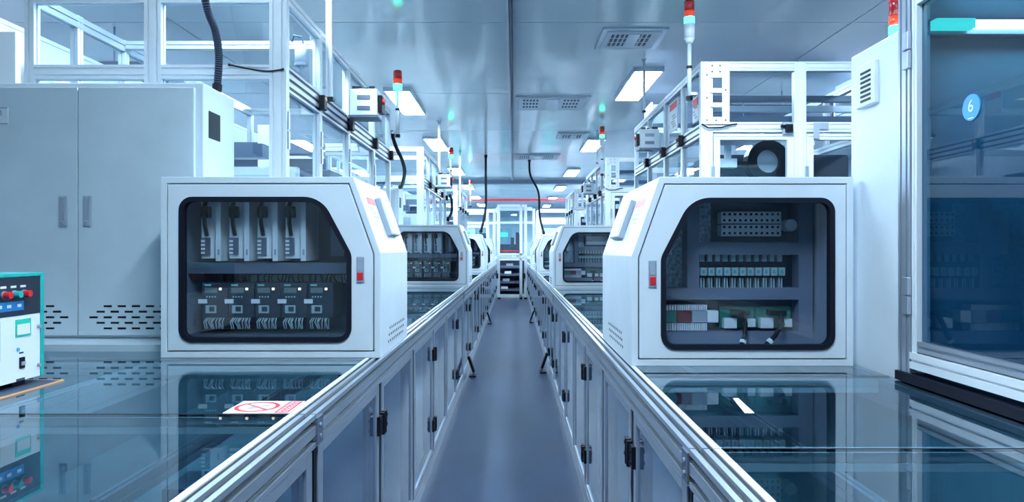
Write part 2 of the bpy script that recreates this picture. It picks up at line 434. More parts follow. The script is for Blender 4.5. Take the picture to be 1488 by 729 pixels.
# ------------------------------------------------------------------ control cabinets with chamfered shoulder
def control_cabinet(s, x, y, z, w, d, label, kind):
    root = thing('control_cabinet', (s * x, y, z), label, 'control cabinet', 'control cabinets on the work tables')
    H = 0.75; CU, CZ2 = 0.112, 0.435
    outer = [(0, 0), (w, 0), (w, H), (CU, H), (0, CZ2)]
    inn = inset(outer, 0.026)
    c = (w * 0.53, 0.36)
    MB(s).ring(outer, inn, 0, d, c).build('shell', 'paint', root, bevel=0.004)
    MB(s).ext(inset(outer, 0.02), 1, d - 0.02, d - 0.002).build('rear_wall', 'inner_dark', root)
    # door with window
    dpoly = inset(outer, 0.031)
    k = w / 0.911
    wpoly = rpoly([(0.832 * k, 0.065), (0.832 * k, 0.667), (0.245 * k, 0.667), (0.119 * k, 0.43), (0.119 * k, 0.065)], [0.055, 0.055, 0.12, 0.08, 0.06], 7)
    door = MB(s).ring(dpoly, inset(wpoly, 0.004), -0.003, 0.018, c).build('door', 'paint', root, bevel=0.002)
    MB(s).ring(wpoly, inset(wpoly, 0.020), -0.010, 0.022, c).build('gasket', 'rubber', door)
    MB(s).ext(inset(wpoly, 0.018), 1, 0.004, 0.009).build('pane', 'glass_window', door)
    MB(s).box(0.066, 0.098, -0.010, -0.002, 0.312, 0.420).build('latch', 'alu', door, bevel=0.003)
    MB(s).box(0.070, 0.094, -0.015, -0.009, 0.322, 0.354).build('latch_button', 'red', door, bevel=0.002)
    MB(s).box(0.071, 0.093, -0.012, -0.009, 0.362, 0.412).build('latch_recess', 'grey', door)
    # seam behind the door
    MB(s).ring(inset(outer, 0.020), inset(outer, 0.050), 0.019, 0.026, c).build('door_seal', 'black', root)
    # operator screen and label on the shoulder
    L = math.hypot(CU, H - CZ2); du, dz = -CU / L, -(H - CZ2) / L; nu, nz = -(H - CZ2) / L, CU / L
    def sh(mb, t0, t1, y0, y1, h0, h1):
        vs = [(CU + du * t + nu * h, yq, H + dz * t + nz * h) for h in (h0, h1) for t, yq in ((t0, y0), (t1, y0), (t1, y1), (t0, y1))]
        return mb.add(vs, [(0,3,2,1),(4,5,6,7),(0,1,5,4),(1,2,6,5),(2,3,7,6),(3,0,4,7)])
    y0 = d * 0.42; y1 = d * 0.74
    scr = sh(MB(s), 0.075, 0.255, y0, y1, 0, 0.024).build('operator_screen', 'grey', root, bevel=0.003)
    sh(MB(s), 0.082, 0.248, y0 + 0.01, y1 - 0.01, 0.024, 0.027).build('bezel', 'white', scr)
    sh(MB(s), 0.10, 0.23, y0 + 0.03, y1 - 0.04, 0.027, 0.029).build('display', 'paint_grey', scr)
    lb = sh(MB(s), 0.075, 0.21, d * 0.14, d * 0.37, 0.0005, 0.0020).build('warning_label', 'white', root)
    sh(MB(s), 0.080, 0.112, d * 0.15, d * 0.36, 0.002, 0.0028).build('label_header', 'red', lb)
    mk = MB(s)
    for q in range(4): sh(mk, 0.125 + q * 0.02, 0.133 + q * 0.02, d * (0.17 + 0.02 * (q % 2)), d * (0.26 + 0.03 * (q % 3)), 0.002, 0.0026)
    mk.build('print', 'grey', lb)
    # side vent holes
    vm = MB(s)
    for r in range(3):
        for q in range(9):
            vm.cyl((0.0005, d * 0.25 + q * 0.048 + r * 0.02, 0.045 + r * 0.028), (-0.0015, d * 0.25 + q * 0.048 + r * 0.02, 0.045 + r * 0.028), 0.0065, 7)
    vm.build('vent_holes', 'black', root)
    yb = 0.30                                        # mounting plate depth
    if kind == 'drives':
        MB(s).ext(inset(outer, 0.035), 1, yb, yb + 0.015).build('mounting_plate', 'inner_dark', root)
        MB(s).box(0.03, w - 0.03, 0.12, yb, 0.345, 0.392).build('cable_duct', 'steel_dark', root)
        dr = None
        for q in range(5):
            if q == 0: continue
            u = 0.24 + q * 0.1215
            if dr is None:
                dr = MB(s).box(0.0, 0.075, 0.13, yb, 0.41, 0.655).build('servo_drive', 'white', root, (s * u, 0, 0), bevel=0.002)
                MB(s).box(-0.022, 0.0, 0.10, yb, 0.40, 0.665).build('side_fin', 'alu_white', dr)
                MB(s).box(-0.016, -0.008, 0.098, 0.10, 0.425, 0.45).build('fin_window', 'grey', dr)
                MB(s).box(0.035, 0.073, 0.122, 0.13, 0.425, 0.50).build('terminal_block', 'steel_dark', dr)
                lm = MB(s)
                for e in range(4): lm.box(0.056, 0.072, 0.119, 0.122, 0.43 + e * 0.017, 0.439 + e * 0.017)
                lm.build('terminal_marks', 'white', dr)
                MB(s).tube([(0.05, 0.128, 0.51), (0.052, 0.11, 0.56), (0.05, 0.10, 0.60), (0.055, 0.115, 0.64), (0.06, 0.2, 0.69)], 0.009, 8).build('cable', 'black', dr, smooth=True)
                MB(s).box(0.028, 0.068, 0.10, 0.13, 0.585, 0.635).build('connector', 'black', dr, bevel=0.006)
            else: dup(dr, root, (s * u, 0, 0))
        MB(s).box(0.20, 0.26, 0.2, yb, 0.42, 0.66).build('filter_unit', 'steel_dark', root)
        MB(s).box(w - 0.16, w - 0.11, 0.2, yb, 0.46, 0.66).build('breaker', 'black', root)
        for u in (0.13, w - 0.055):
            MB(s).box(u, u + 0.02, 0.1, 0.26, 0.05, 0.66).build('frame_upright', 'duct', root)
        MB(s).box(0.16, w * 0.70, 0.25, yb, 0.30, 0.335).build('terminal_rail', 'relay', root)
        wm = MB(s)
        for q in range(34):
            u = 0.17 + q * 0.0185 + random.uniform(-.004, .004)
            wm.tube([(u, 0.24, 0.345), (u + random.uniform(-.012, .012), 0.215, 0.325), (u + random.uniform(-.014, .014), 0.235, 0.29)], 0.0022, 5)
        wm.build('wiring', 'black', root)
        ct = None
        for q in range(5):
            u = 0.227 + q * 0.114
            if ct is None:
                ct = MB(s).box(0, 0.11, 0.12, yb, 0.135, 0.285).build('controller_unit', 'navy', root, (s * u, 0, 0.02), bevel=0.003)
                MB(s).box(0.045, 0.098, 0.117, 0.12, 0.242, 0.264).build('readout', 'lcd', ct)
                MB(s).box(0.026, 0.036, 0.116, 0.12, 0.254, 0.264).build('power_lamp', 'led_white', ct)
                tm = MB(s)
                for e in range(4): tm.box(0.05 + e * 0.012, 0.056 + e * 0.012, 0.118, 0.12, 0.222, 0.228)
                tm.box(0.07, 0.098, 0.118, 0.12, 0.272, 0.279)
                tm.build('indicator_dots', 'teal_light', ct)
                MB(s).box(0.088, 0.124, 0.112, 0.12, 0.197, 0.215).build('name_tag', 'white', ct)
                MB(s).ring([(0.048, 0.155), (0.092, 0.155), (0.092, 0.189), (0.048, 0.189)], [(0.054, 0.162), (0.079, 0.162), (0.079, 0.183), (0.054, 0.183)], 0.112, 0.12, (0.068, 0.172)).build('socket_frame', 'relay', ct)
                wp = MB(s)
                for e in range(9):
                    u0 = 0.02 + e * 0.009
                    wp.tube([(u0, 0.13, 0.135), (u0 + random.uniform(-.006, .006), 0.105, 0.118), (u0 + random.uniform(-.008, .008), 0.12, 0.088)], 0.0028, 5)
                wp.build('pigtail_wires', 'relay', ct)
            else: dup(ct, root, (s * u, 0, 0.02))
        MB(s).box(0.05, w - 0.05, 0.10, yb, 0.035, 0.085).build('lower_duct', 'steel_dark', root)
    else:
        MB(s).ext(inset(outer, 0.035), 1, yb, yb + 0.015).build('mounting_plate', 'plate', root)
        for (u0, u1, z0, z1) in ((0.325, w - 0.13, 0.440, 0.492), (0.10, w - 0.13, 0.248, 0.298), (0.05, w - 0.05, 0.04, 0.112), (0.274, 0.325, 0.298, 0.68), (w - 0.13, w - 0.07, 0.112, 0.68)):
            MB(s).box(u0, u1, yb - 0.09, yb, z0, z1).build('cable_duct', 'duct', root)
        MB(s).box(w - 0.065, w - 0.05, 0.06, yb, 0.05, 0.68).build('frame_upright', 'alu', root)
        MB(s).box(0.18, 0.215, yb - 0.06, yb, 0.44, 0.63).build('power_supply', 'paint', root)
        # breakers: two terminal rows
        for q in range(2):
            zb = 0.519 + q * 0.055
            b = MB(s).box(0.422, 0.680, yb - 0.08, yb - 0.02, zb, zb + 0.05).build('terminal_strip', 'white', root, bevel=0.003)
            hm = MB(s)
            for e in range(11):
                for zz in (0.008, 0.034): hm.box(0.430 + e * 0.023, 0.439 + e * 0.023, yb - 0.083, yb - 0.079, zb + zz, zb + zz + 0.010)
            hm.build('screw_holes', 'black', b)
        MB(s).box(0.40, w - 0.135, yb - 0.02, yb, 0.495, 0.675).build('rail_back', 'inner_dark', root)
        MB(s).cyl((0.722, yb - 0.08, 0.566), (0.722, yb - 0.02, 0.566), 0.026, 18).build('round_cap', 'white', root)
        ov = [(0.845 + 0.018 * math.cos(t), 0.575 + 0.062 * math.sin(t)) for t in [i * math.pi / 10 for i in range(20)]]
        MB(s).ext([(p[0] - 0.02, p[1]) for p in ov], 1, 0.06, 0.075).build('oval_plate', 'white', root)
        # relays
        MB(s).box(0.327, w - 0.135, yb - 0.03, yb, 0.30, 0.438).build('relay_rail', 'black', root)
        rl = None
        for q in range(11):
            u = 0.332 + q * 0.0335
            if rl is None:
                rl = MB(s).box(0, 0.026, yb - 0.09, yb - 0.03, 0.35, 0.385).build('relay', 'relay', root, (s * u, 0, 0), bevel=0.002)
                MB(s).box(0.004, 0.024, yb - 0.06, yb - 0.03, 0.41, 0.445).build('relay_top', 'relay', rl)
                MB(s).box(0.005, 0.010, yb - 0.07, yb - 0.03, 0.295, 0.34).box(0.016, 0.021, yb - 0.07, yb - 0.03, 0.295, 0.34).build('pins', 'relay', rl)
                MB(s).box(0.006, 0.016, yb - 0.093, yb - 0.09, 0.36, 0.375).build('relay_mark', 'teal_paint', rl)
            else: dup(rl, root, (s * u, 0, 0))
        # terminal group and boards
        MB(s).box(0.10, w - 0.135, yb - 0.03, yb, 0.115, 0.245).build('board_back', 'inner_dark', root)
        u = 0.150
        for wd, mt in ((0.080, 'green_board'), (0.065, 'maroon'), (0.065, 'grey'), (0.05, 'white')):
            b = MB(s).box(u, u + wd - 0.002, yb - 0.09, yb - 0.03, 0.15, 0.20).build('terminal_block', mt, root, bevel=0.002)
            if mt != 'white':
                hm = MB(s)
                for e in range(7): hm.box(u + 0.003 + e * wd / 7, u + 0.009 + e * wd / 7, yb - 0.085, yb - 0.03, 0.115, 0.148).box(u + 0.003 + e * wd / 7, u + 0.009 + e * wd / 7, yb - 0.085, yb - 0.03, 0.202, 0.225)
                hm.build('terminal_screws', 'alu_white', b)
            u += wd
        for q in range(2):
            u0 = 0.424 + q * 0.157
            b = MB(s).box(u0, u0 + 0.15, yb - 0.05, yb - 0.03, 0.125, 0.215).build('circuit_board', 'green_board', root)
            MB(s).box(u0 + 0.045, u0 + 0.115, yb - 0.10, yb - 0.05, 0.180, 0.202).build('board_connector', 'black', b)
            MB(s).box(u0 + 0.01, u0 + 0.065, yb - 0.08, yb - 0.05, 0.125, 0.168).build('socket', 'alu_white', b)
            MB(s).box(u0 + 0.10, u0 + 0.145, yb - 0.08, yb - 0.05, 0.130, 0.165).build('socket', 'alu_white', b)
            pa = [(u0 + 0.085, yb - 0.10, 0.185), (u0 + 0.085, yb - 0.13, 0.15), (u0 + 0.075 - q * 0.03, yb - 0.15, 0.10), (u0 + 0.05 - q * 0.07, yb - 0.17, 0.045)]
            MB(s).tube(pa, 0.010, 8).build('board_cable', 'black', b, smooth=True)
            p, r = Vector(pa[2]), Vector(pa[3])
            MB(s).cyl(tuple(p.lerp(r, 0.3)), tuple(p.lerp(r, 0.5)), 0.013, 10).build('cable_ring', 'white', b)
    return root
lc = control_cabinet(-1, 0.553, 2.85, LZ, 0.911, 0.71, 'white control cabinet with four white drives behind its window, nearest on the left table', 'drives')
rc = control_cabinet(1, 0.466, 2.73, RZ, 0.880, 0.89, 'white control cabinet with rows of relays behind its window, nearest on the right table', 'relays')
for k in (1, 2, 3):
    copy_tree(lc, (-0.553, 2.85 + UNIT * k, LZ), 'white control cabinet on the left table, %s from the camera' % ORD[k])
    copy_tree(rc, (0.466, 2.73 + UNIT * k, RZ), 'white control cabinet on the right table, %s from the camera' % ORD[k])

# ------------------------------------------------------------------ tall grey cabinets on the left tables
def tall_cabinet(x, y, z, label):
    root = thing('tall_cabinet', (x, y, z), label, 'cabinet', 'tall grey cabinets on the left tables')
    # local: x from 0 (aisle side) to -1.12, y 0..0.38
    Wd, D, H = 1.12, 0.38, 1.235
    MB().box(-Wd, 0, 0.02, D, 0.03, H).build('body', 'paint', root, bevel=0.005)
    MB().box(-Wd - 0.0, 0.0, -0.20, D, 0.0, 0.03).build('base_plate', 'paint_grey', root)
    for i, (a, b) in enumerate(((-0.578, -0.035), (-1.10, -0.582))):
        dd = MB().box(a, b, -0.002, 0.019, 0.045, H - 0.025).build('door', 'paint_grey', root, bevel=0.003)
        hx = a + 0.045 if i == 0 else b - 0.065
        h = MB().box(hx - 0.019, hx + 0.019, -0.010, -0.001, 0.555, 0.70).build('handle', 'alu', dd, bevel=0.003)
        MB().box(hx - 0.009, hx + 0.009, -0.016, -0.009, 0.585, 0.69).box(hx - 0.006, hx + 0.006, -0.020, -0.009, 0.565, 0.578).build('handle_lever', 'grey', dd)
        cx = (a + b) / 2; vs0 = None
        for r, n in enumerate((5, 6, 7, 6, 5)):
            for q in range(n):
                loc = (cx + (q - (n - 1) / 2) * 0.066, 0, 0.075 + r * 0.026)
                if vs0 is None: vs0 = MB().box(-0.019, 0.019, -0.0035, -0.0015, 0, 0.009).build('vent_slot', 'black', dd, loc)
                else: dup(vs0, dd, loc)
    sl = MB().box(0.0, 0.003, 0.075, 0.20, 0.985, 1.115).build('side_opening', 'black', root)
    np_ = MB().box(-1.03, -0.905, -0.006, -0.001, 1.035, 1.115).build('name_plate', 'paint', root)
    fr = MB().box(-1.03, -0.905, -0.0075, -0.006, 1.109, 1.115).box(-1.03, -0.905, -0.0075, -0.006, 1.035, 1.041)
    for u in (-1.00, -0.972, -0.944):
        fr.box(u - 0.009, u - 0.005, -0.0075, -0.006, 1.075, 1.1).box(u + 0.006, u + 0.010, -0.0075, -0.006, 1.075, 1.1).box(u - 0.009, u + 0.010, -0.0075, -0.006, 1.084, 1.089).box(u - 0.009, u + 0.010, -0.0075, -0.006, 1.095, 1.1)
    fr.box(-1.01, -0.94, -0.0075, -0.006, 1.053, 1.060)
    fr.build('plate_lettering', 'grey', np_)
    return root
tc = tall_cabinet(-1.467, 3.23, LZ, 'tall grey two-door cabinet with slotted vents at the left edge')
for k in (1, 2):
    copy_tree(tc, (-1.467, 3.23 + UNIT * k, LZ), 'tall grey cabinet behind the %s left control cabinet' % ORD[k])

# ------------------------------------------------------------------ glazed enclosures
def frame_bar(name, axis, a, b, c1, c2, w, h, root, mat='alu_white', nu=1, nz=1, s=1):
    return MB(s).bar(axis, a, b, c1, c2, w, h, nu, nz).build(name, mat, root)

def left_enclosure(x, y, label):
    # local: x 0 = aisle side plane, to -1.38; y 0..3.1; z from table
    root = thing('glazed_enclosure', (x, y, LZ), label, 'enclosure', 'glazed enclosures above the left line')
    T, Md = 1.81, 1.385
    z = 0.002
    px = [-0.045, -0.705, -1.355]; pw = [0.09, 0.09, 0.05]
    for a, w in zip(px, pw): frame_bar('post', 2, z, T, a, 0.03, w, 0.05, root, nu=2 if w > 0.06 else 1)
    py = [0.66, 1.40, 2.30, 3.05]
    for b in py: frame_bar('post', 2, z, T, -0.0225, b, 0.045, 0.055, root)
    for b in (0.885, 3.05): frame_bar('post', 2, z, T, -1.355, b, 0.045, 0.05, root)
    frame_bar('post', 2, Md, T, -1.355, 0.40, 0.045, 0.05, root)
    # front rails
    for a0, a1 in ((-1.33, -0.75), (-0.66, -0.09)):
        for zz, hh in ((T - 0.03, 0.06), (Md, 0.075), (0.03, 0.05)):
            frame_bar('rail', 0, a0, a1, 0.03, zz, 0.05, hh, root, nz=2 if hh > .07 else 1)
        MB().box(a0, a1, 0.028, 0.032, Md + 0.0375, T - 0.06).build('pane', 'glass_enclosure', root)
        MB().box(a0, a1, 0.028, 0.032, 0.055, Md - 0.0375).build('pane', 'glass_enclosure', root)
    # side rails: heavy grooved ones at mid height
    ys = [0.055] + [v for b in py for v in (b - 0.0275, b + 0.0275)][:-1]
    for i in range(0, len(ys) - 1, 2):
        a, b = ys[i], ys[i + 1]
        frame_bar('rail', 1, a, b, -0.0225, T - 0.03, 0.045, 0.06, root)
        MB().bar(1, a, b, -0.03, Md - 0.03, 0.06, 0.13, 1, 3, 0.018, 0.02).build('rail', 'alu', root)
        frame_bar('rail', 1, a, b, -0.0225, 0.03, 0.045, 0.05, root)
        MB().box(-0.025, -0.021, a, b, Md + 0.035, T - 0.06).build('pane', 'glass_enclosure', root)
        MB().box(-0.025, -0.021, a, b, 0.055, Md - 0.095).build('pane', 'glass_enclosure', root)
    # dark groove liners, clamps, hinges
    for q in range(3):
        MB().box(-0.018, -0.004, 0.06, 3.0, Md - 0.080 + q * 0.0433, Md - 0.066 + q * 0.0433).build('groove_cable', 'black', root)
    for b in py:
        cl = MB().box(-0.002, 0.035, b - 0.05, b + 0.015, Md - 0.075, Md + 0.015).build('clamp', 'black', root, bevel=0.006)
        MB().cyl((0.03, b - 0.03, Md - 0.01), (0.043, b - 0.03, Md - 0.01), 0.014, 10).build('clamp_knob', 'orange', cl)
    hg = None
    for b in (0.03, 0.66, 1.40, 2.30):
        if hg is None: hg = MB().box(0.0, 0.010, -0.012, 0.012, 0.98, 1.075).box(0.0, 0.010, -0.012, 0.012, 1.085, 1.18).build('hinge', 'alu', root, (0, b, 0), bevel=0.002)
        else: dup(hg, root, (0, b, 0))
    # far side and back
    frame_bar('rail', 1, 0.055, 3.02, -1.355, T - 0.04, 0.05, 0.07, root, 'alu')
    frame_bar('rail', 1, 0.055, 3.02, -1.355, Md - 0.02, 0.05, 0.06, root)
    frame_bar('rail', 0, -1.33, -0.045, 0.885, T - 0.03, 0.05, 0.05, root)
    frame_bar('rail', 0, -1.33, -0.045, 3.05, T - 0.03, 0.05, 0.06, root)
    frame_bar('rail', 0, -1.33, -0.045, 3.05, Md, 0.05, 0.06, root)
    frame_bar('rail', 0, -1.33, -0.045, 1.9, Md - 0.12, 0.05, 0.06, root)
    MB().box(-1.357, -1.353, 0.06, 3.02, 0.055, Md - 0.05).build('pane', 'glass_enclosure', root)
    # equipment inside
    g = MB().box(-1.25, -0.15, 1.2, 1.3, 1.12, 1.2).box(-1.25, -0.15, 1.32, 1.36, 1.02, 1.1).build('gantry', 'steel_dark', root)
    MB().box(-0.55, -0.42, 1.08, 1.2, 0.85, 1.3).build('carriage', 'alu_white', g)
    MB().box(-1.2, -0.25, 0.35, 0.45, 0.98, 1.06).build('cross_beam', 'steel_dark', root)
    u = MB().box(-0.62, -0.12, 0.55, 0.62, 0.55, 0.95).build('white_guard', 'white', root)
    MB().box(-0.5, -0.25, 0.54, 0.55, 0.62, 0.9).build('guard_window', 'paint_grey', u)
    MB().box(-1.2, -0.2, 1.8, 2.6, 0.01, 0.75).build('process_module', 'paint', root, bevel=0.01)
    MB().box(-0.9, -0.3, 2.0, 2.4, 0.75, 1.1).build('process_head', 'inner_dark', root, bevel=0.01)
    for q in range(3): MB().cyl((-0.3 - q * 0.25, 1.0, 0.3), (-0.3 - q * 0.25, 1.0, 0.92), 0.035, 12).build('cylinder', 'alu', root, smooth=True)
    # filter regulator at the upper front corner
    fl = MB().cyl((-0.075, 0.50, 1.56), (-0.075, 0.50, 1.67), 0.036, 18).build('air_filter', 'alu_white', root, smooth=True)
    MB().cyl((-0.075, 0.50, 1.545), (-0.075, 0.50, 1.56), 0.040, 18).cyl((-0.075, 0.50, 1.50), (-0.075, 0.50, 1.545), 0.010, 10).build('drain', 'grey', fl)
    MB().tube([(-0.06, 0.50, 1.67), (-0.07, 0.50, 1.72), (-0.12, 0.5, 1.73), (-0.13, 0.5, 1.69)], 0.006, 6).build('air_hose', 'ink', fl)
    # placard on the side
    p = MB().box(-0.020, -0.016, 2.02, 2.22, 1.58, 1.75).build('placard', 'white', root)
    MB().box(-0.016, -0.014, 2.03, 2.21, 1.70, 1.745).build('placard_header', 'red', p)
    return root
le = left_enclosure(-1.2, 3.62, 'white framed glazed enclosure behind the nearest tall grey cabinet')
for k in (1, 2):
    copy_tree(le, (-1.2, 3.62 + UNIT * k, LZ), 'white framed glazed enclosure behind the %s left control cabinet' % ORD[k])

def right_enclosure(x, y, label):
    # local: x 0 = aisle side plane to +1.55; y 0..2.94; floor standing
    root = thing('glazed_enclosure', (x, y, 0), label, 'enclosure', 'glazed enclosures above the right line')
    T, Md = 2.885, 2.385
    px = [0.045, 0.76, 1.50]
    for a, w in zip(px, (0.09, 0.09, 0.06)): frame_bar('post', 2, 0.0, T, a, 0.03, w, 0.05, root, nu=2)
    py = [0.62, 1.30, 2.1, 2.9]
    for b in py: frame_bar('post', 2, 0.0, T, 0.0225, b, 0.045, 0.05, root)
    frame_bar('post', 2, 0.0, T, 1.50, 2.9, 0.045, 0.05, root)
    frame_bar('post', 2, Md, T, 1.50, 1.2, 0.045, 0.05, root)
    for a0, a1 in ((0.09, 0.715), (0.805, 1.47)):
        for zz, hh in ((T - 0.035, 0.07), (Md, 0.075), (1.1, 0.06)):
            frame_bar('rail', 0, a0, a1, 0.03, zz, 0.05, hh, root, nz=2)
        MB().box(a0, a1, 0.028, 0.032, Md + 0.0375, T - 0.07).build('pane', 'glass_enclosure', root)
        # hinged lower door
        d = MB().bar(0, a0 + 0.005, a1 - 0.005, 0.022, Md - 0.075, 0.04, 0.045).bar(0, a0 + 0.005, a1 - 0.005, 0.022, 1.16, 0.04, 0.045)
        d.bar(2, 1.183, Md - 0.098, a0 + 0.030, 0.022, 0.05, 0.04).bar(2, 1.183, Md - 0.098, a1 - 0.030, 0.022, 0.05, 0.04)
        dd = d.build('door', 'alu_white', root)
        MB().box(a0 + 0.055, a1 - 0.055, 0.02, 0.024, 1.18, Md - 0.095).build('pane', 'glass_enclosure', dd)
        MB().box(a0 - 0.012, a0 + 0.016, -0.008, 0.004, Md - 0.45, Md - 0.30).build('hinge', 'alu', dd, bevel=0.002)
    # perforated bracket plate at the top left corner
    b = MB(); x0, x1, z0, z1 = 0.012, 0.215, Md + 0.02, T - 0.005
    zs = [z0, z0 + 0.055, z0 + 0.13, z0 + 0.165, z0 + 0.24, z0 + 0.275, z0 + 0.355, z1]
    for i in range(len(zs) - 1):
        if i % 2 == 1: b.box(x0, x0 + 0.055, -0.008, 0.004, zs[i], zs[i+1]).box(x1 - 0.055, x1, -0.008, 0.004, zs[i], zs[i+1])
        else: b.box(x0, x1, -0.008, 0.004, zs[i], zs[i+1])
    bp = b.build('bracket_plate', 'paint', root)
    hm = MB()
    for u, v in [(x0 + 0.07, z1 - 0.03), (x0 + 0.13, z1 - 0.03), (x0 + 0.07, z1 - 0.075), (x0 + 0.13, z1 - 0.075), (x0 + 0.03, z1 - 0.1), (x0 + 0.03, z0 + 0.2), (x1 - 0.03, z0 + 0.26), (x0 + 0.03, z0 + 0.03), (x1 - 0.03, z0 + 0.03), (x0 + 0.1, z0 + 0.028)]:
        hm.cyl((u, -0.0095, v), (u, -0.0075, v), 0.007, 8)
    hm.build('bolt_holes', 'ink', bp)
    MB().tube([(0.0, -0.012, Md + 0.02), (0.05, -0.014, Md - 0.01), (0.15, -0.014, Md - 0.008), (0.23, -0.012, Md + 0.016), (0.27, -0.010, Md + 0.02)], 0.006, 6).build('bracket_cable', 'black', root)
    # door switch and corner bracket
    sw = MB().box(0.62, 0.70, -0.012, 0.004, Md - 0.06, Md + 0.035).build('door_switch', 'grey', root)
    MB().box(0.60, 0.66, -0.03, -0.012, Md - 0.01, Md + 0.012).box(0.635, 0.69, -0.04, -0.012, Md - 0.045, Md + 0.015).build('switch_body', 'black', sw, bevel=0.004)
    MB().ext([(0.86, Md - 0.09), (0.90, Md - 0.09), (0.90, Md - 0.02), (0.97, Md - 0.02), (0.97, Md + 0.03), (0.86, Md + 0.03)], 1, -0.010, 0.004).build('corner_bracket', 'grey', root)
    # side plane
    ys = [0.055] + [v for bb in py for v in (bb - 0.025, bb + 0.025)][:-1]
    for i in range(0, len(ys) - 1, 2):
        a, c = ys[i], ys[i + 1]
        frame_bar('rail', 1, a, c, 0.0225, T - 0.03, 0.045, 0.06, root)
        MB().bar(1, a, c, 0.03, Md - 0.02, 0.06, 0.10, 1, 2, 0.018, 0.02).build('rail', 'alu', root)
        frame_bar('rail', 1, a, c, 0.0225, 1.1, 0.045, 0.06, root)
        MB().box(0.021, 0.025, a, c, Md + 0.03, T - 0.06).build('pane', 'glass_enclosure', root)
        MB().box(0.021, 0.025, a, c, 1.13, Md - 0.07).build('pane', 'glass_enclosure', root)
    for q in range(2):
        MB().box(0.004, 0.018, 0.06, 2.87, Md - 0.052 + q * 0.05, Md - 0.038 + q * 0.05).build('groove_cable', 'black', root)
    for bb in py[:3]:
        cl = MB().box(-0.04, 0.002, bb - 0.06, bb + 0.02, Md - 0.06, Md + 0.03).build('clamp', 'black', root, bevel=0.006)
        MB().cyl((-0.052, bb - 0.03, Md - 0.01), (-0.04, bb - 0.03, Md - 0.01), 0.014, 10).build('clamp_knob', 'maroon', cl)
    # placards
    for (a, c, z0, z1) in ((0.82, 1.12, 2.52, 2.79), (0.12, 0.30, 2.46, 2.66)):
        p = MB().box(0.012, 0.018, a, c, z0, z1).build('placard', 'white', root)
        MB().box(0.009, 0.012, a + 0.02, c - 0.02, z1 - 0.075, z1 - 0.015).build('placard_header', 'red', p)
        pm_ = MB()
        for q in range(5):
            yq = a + 0.05 + 0.03 * (q % 3); pm_.box(0.0095, 0.012, yq, yq + (c - a) * 0.4, z0 + 0.03 + q * 0.025, z0 + 0.043 + q * 0.025)
        pm_.build('placard_print', 'grey', p)
    # far side and back frame
    for zz in (T - 0.03, Md): 
        frame_bar('rail', 1, 0.055, 2.87, 1.50, zz, 0.05, 0.06, root)
        frame_bar('rail', 0, 0.045, 1.47, 2.9, zz, 0.05, 0.06, root)
    frame_bar('rail', 0, 0.045, 1.47, 1.4, Md + 0.1, 0.05, 0.06, root, 'alu')
    for q in range(3): MB().box(0.1, 1.45, 0.35 + q * 0.12, 0.41 + q * 0.12, Md + 0.10 + q * 0.11, Md + 0.15 + q * 0.11).build('cable_tray', 'alu' if q % 2 else 'steel_dark', root)
    # equipment inside
    e = MB().box(0.12, 1.42, 0.5, 2.7, 0.95, 1.85).build('process_module', 'inner_dark', root, bevel=0.01)
    MB().box(0.2, 1.4, 0.55, 1.0, 1.85, 2.25).build('process_head', 'navy', root, bevel=0.02)
    rg = [(math.cos(t) * 0.17 + 0.62, math.sin(t) * 0.17 + 2.16) for t in [i * math.pi / 12 for i in range(24)]]
    ri = [(0.62 + (p[0] - 0.62) * 0.55, 2.16 + (p[1] - 2.16) * 0.55) for p in rg]
    wh = MB().ring(rg, ri, 0.28, 0.40, (0.62, 2.16)).build('reel', 'black', root)
    MB().cyl((0.62, 0.33, 2.16), (0.62, 0.36, 2.16), 0.10, 20).build('reel_hub', 'paint', wh)
    ac = MB().box(0.20, 0.34, 0.2, 0.3, 2.10, 2.17).box(0.26, 0.30, 0.22, 0.28, 2.17, 2.28).build('actuator', 'white', root)
    MB().box(0.34, 0.42, 0.22, 0.28, 2.12, 2.15).build('actuator_rod', 'black', ac)
    return root
re_ = right_enclosure(1.43, 5.26, 'white framed glazed enclosure with perforated corner plate, right behind the nearest cabinet')
for k in (1, 2):
    copy_tree(re_, (1.43, 5.26 + UNIT * k, 0), 'white framed glazed enclosure on the right, %s from the camera' % ORD[k])

# ------------------------------------------------------------------ monitor boxes on the enclosure sides
def interface_box(x, y, z, s, label):
    root = thing('interface_box', (x, y, z), label, 'box', 'interface boxes on the enclosure sides')
    MB(s).box(0, 0.19, 0, 0.16, 0.015, 0.20).build('housing', 'paint', root, bevel=0.006)
    for z0 in (0.05, 0.125): MB(s).box(0.05, 0.14, -0.003, 0.0, z0, z0 + 0.03).build('slot', 'steel_dark', root)
    MB(s).box(-0.005, 0.2, -0.01, 0.17, 0, 0.015).build('bottom_plate', 'steel_dark', root)
    MB(s).box(0.02, 0.06, 0.01, 0.15, 0.20, 0.222).box(0.07, 0.1, 0.02, 0.14, 0.20, 0.215).box(0.12, 0.18, 0.02, 0.14, 0.20, 0.225).build('plugs', 'black', root, bevel=0.004)
    bt = MB(s).box(-0.03, 0, 0.02, 0.14, 0.04, 0.16).build('button_box', 'black', root, bevel=0.006)
    MB(s).cyl((-0.045, 0.05, 0.12), (-0.03, 0.05, 0.12), 0.022, 14).build('stop_button', 'red', bt)
    return root
ib = interface_box(-0.955, 4.80, 2.37, -1, 'white interface box with two dark slots hung on the nearest left enclosure')
copy_tree(ib, (-0.955, 4.80 + UNIT, 2.37), 'white interface box hung on the second left enclosure')
ibr = interface_box(1.235, 6.75, 2.43, 1, 'white interface box with black plugs hung on the nearest right enclosure')
copy_tree(ibr, (1.235, 6.75 + UNIT, 2.43), 'white interface box hung on the second right enclosure')

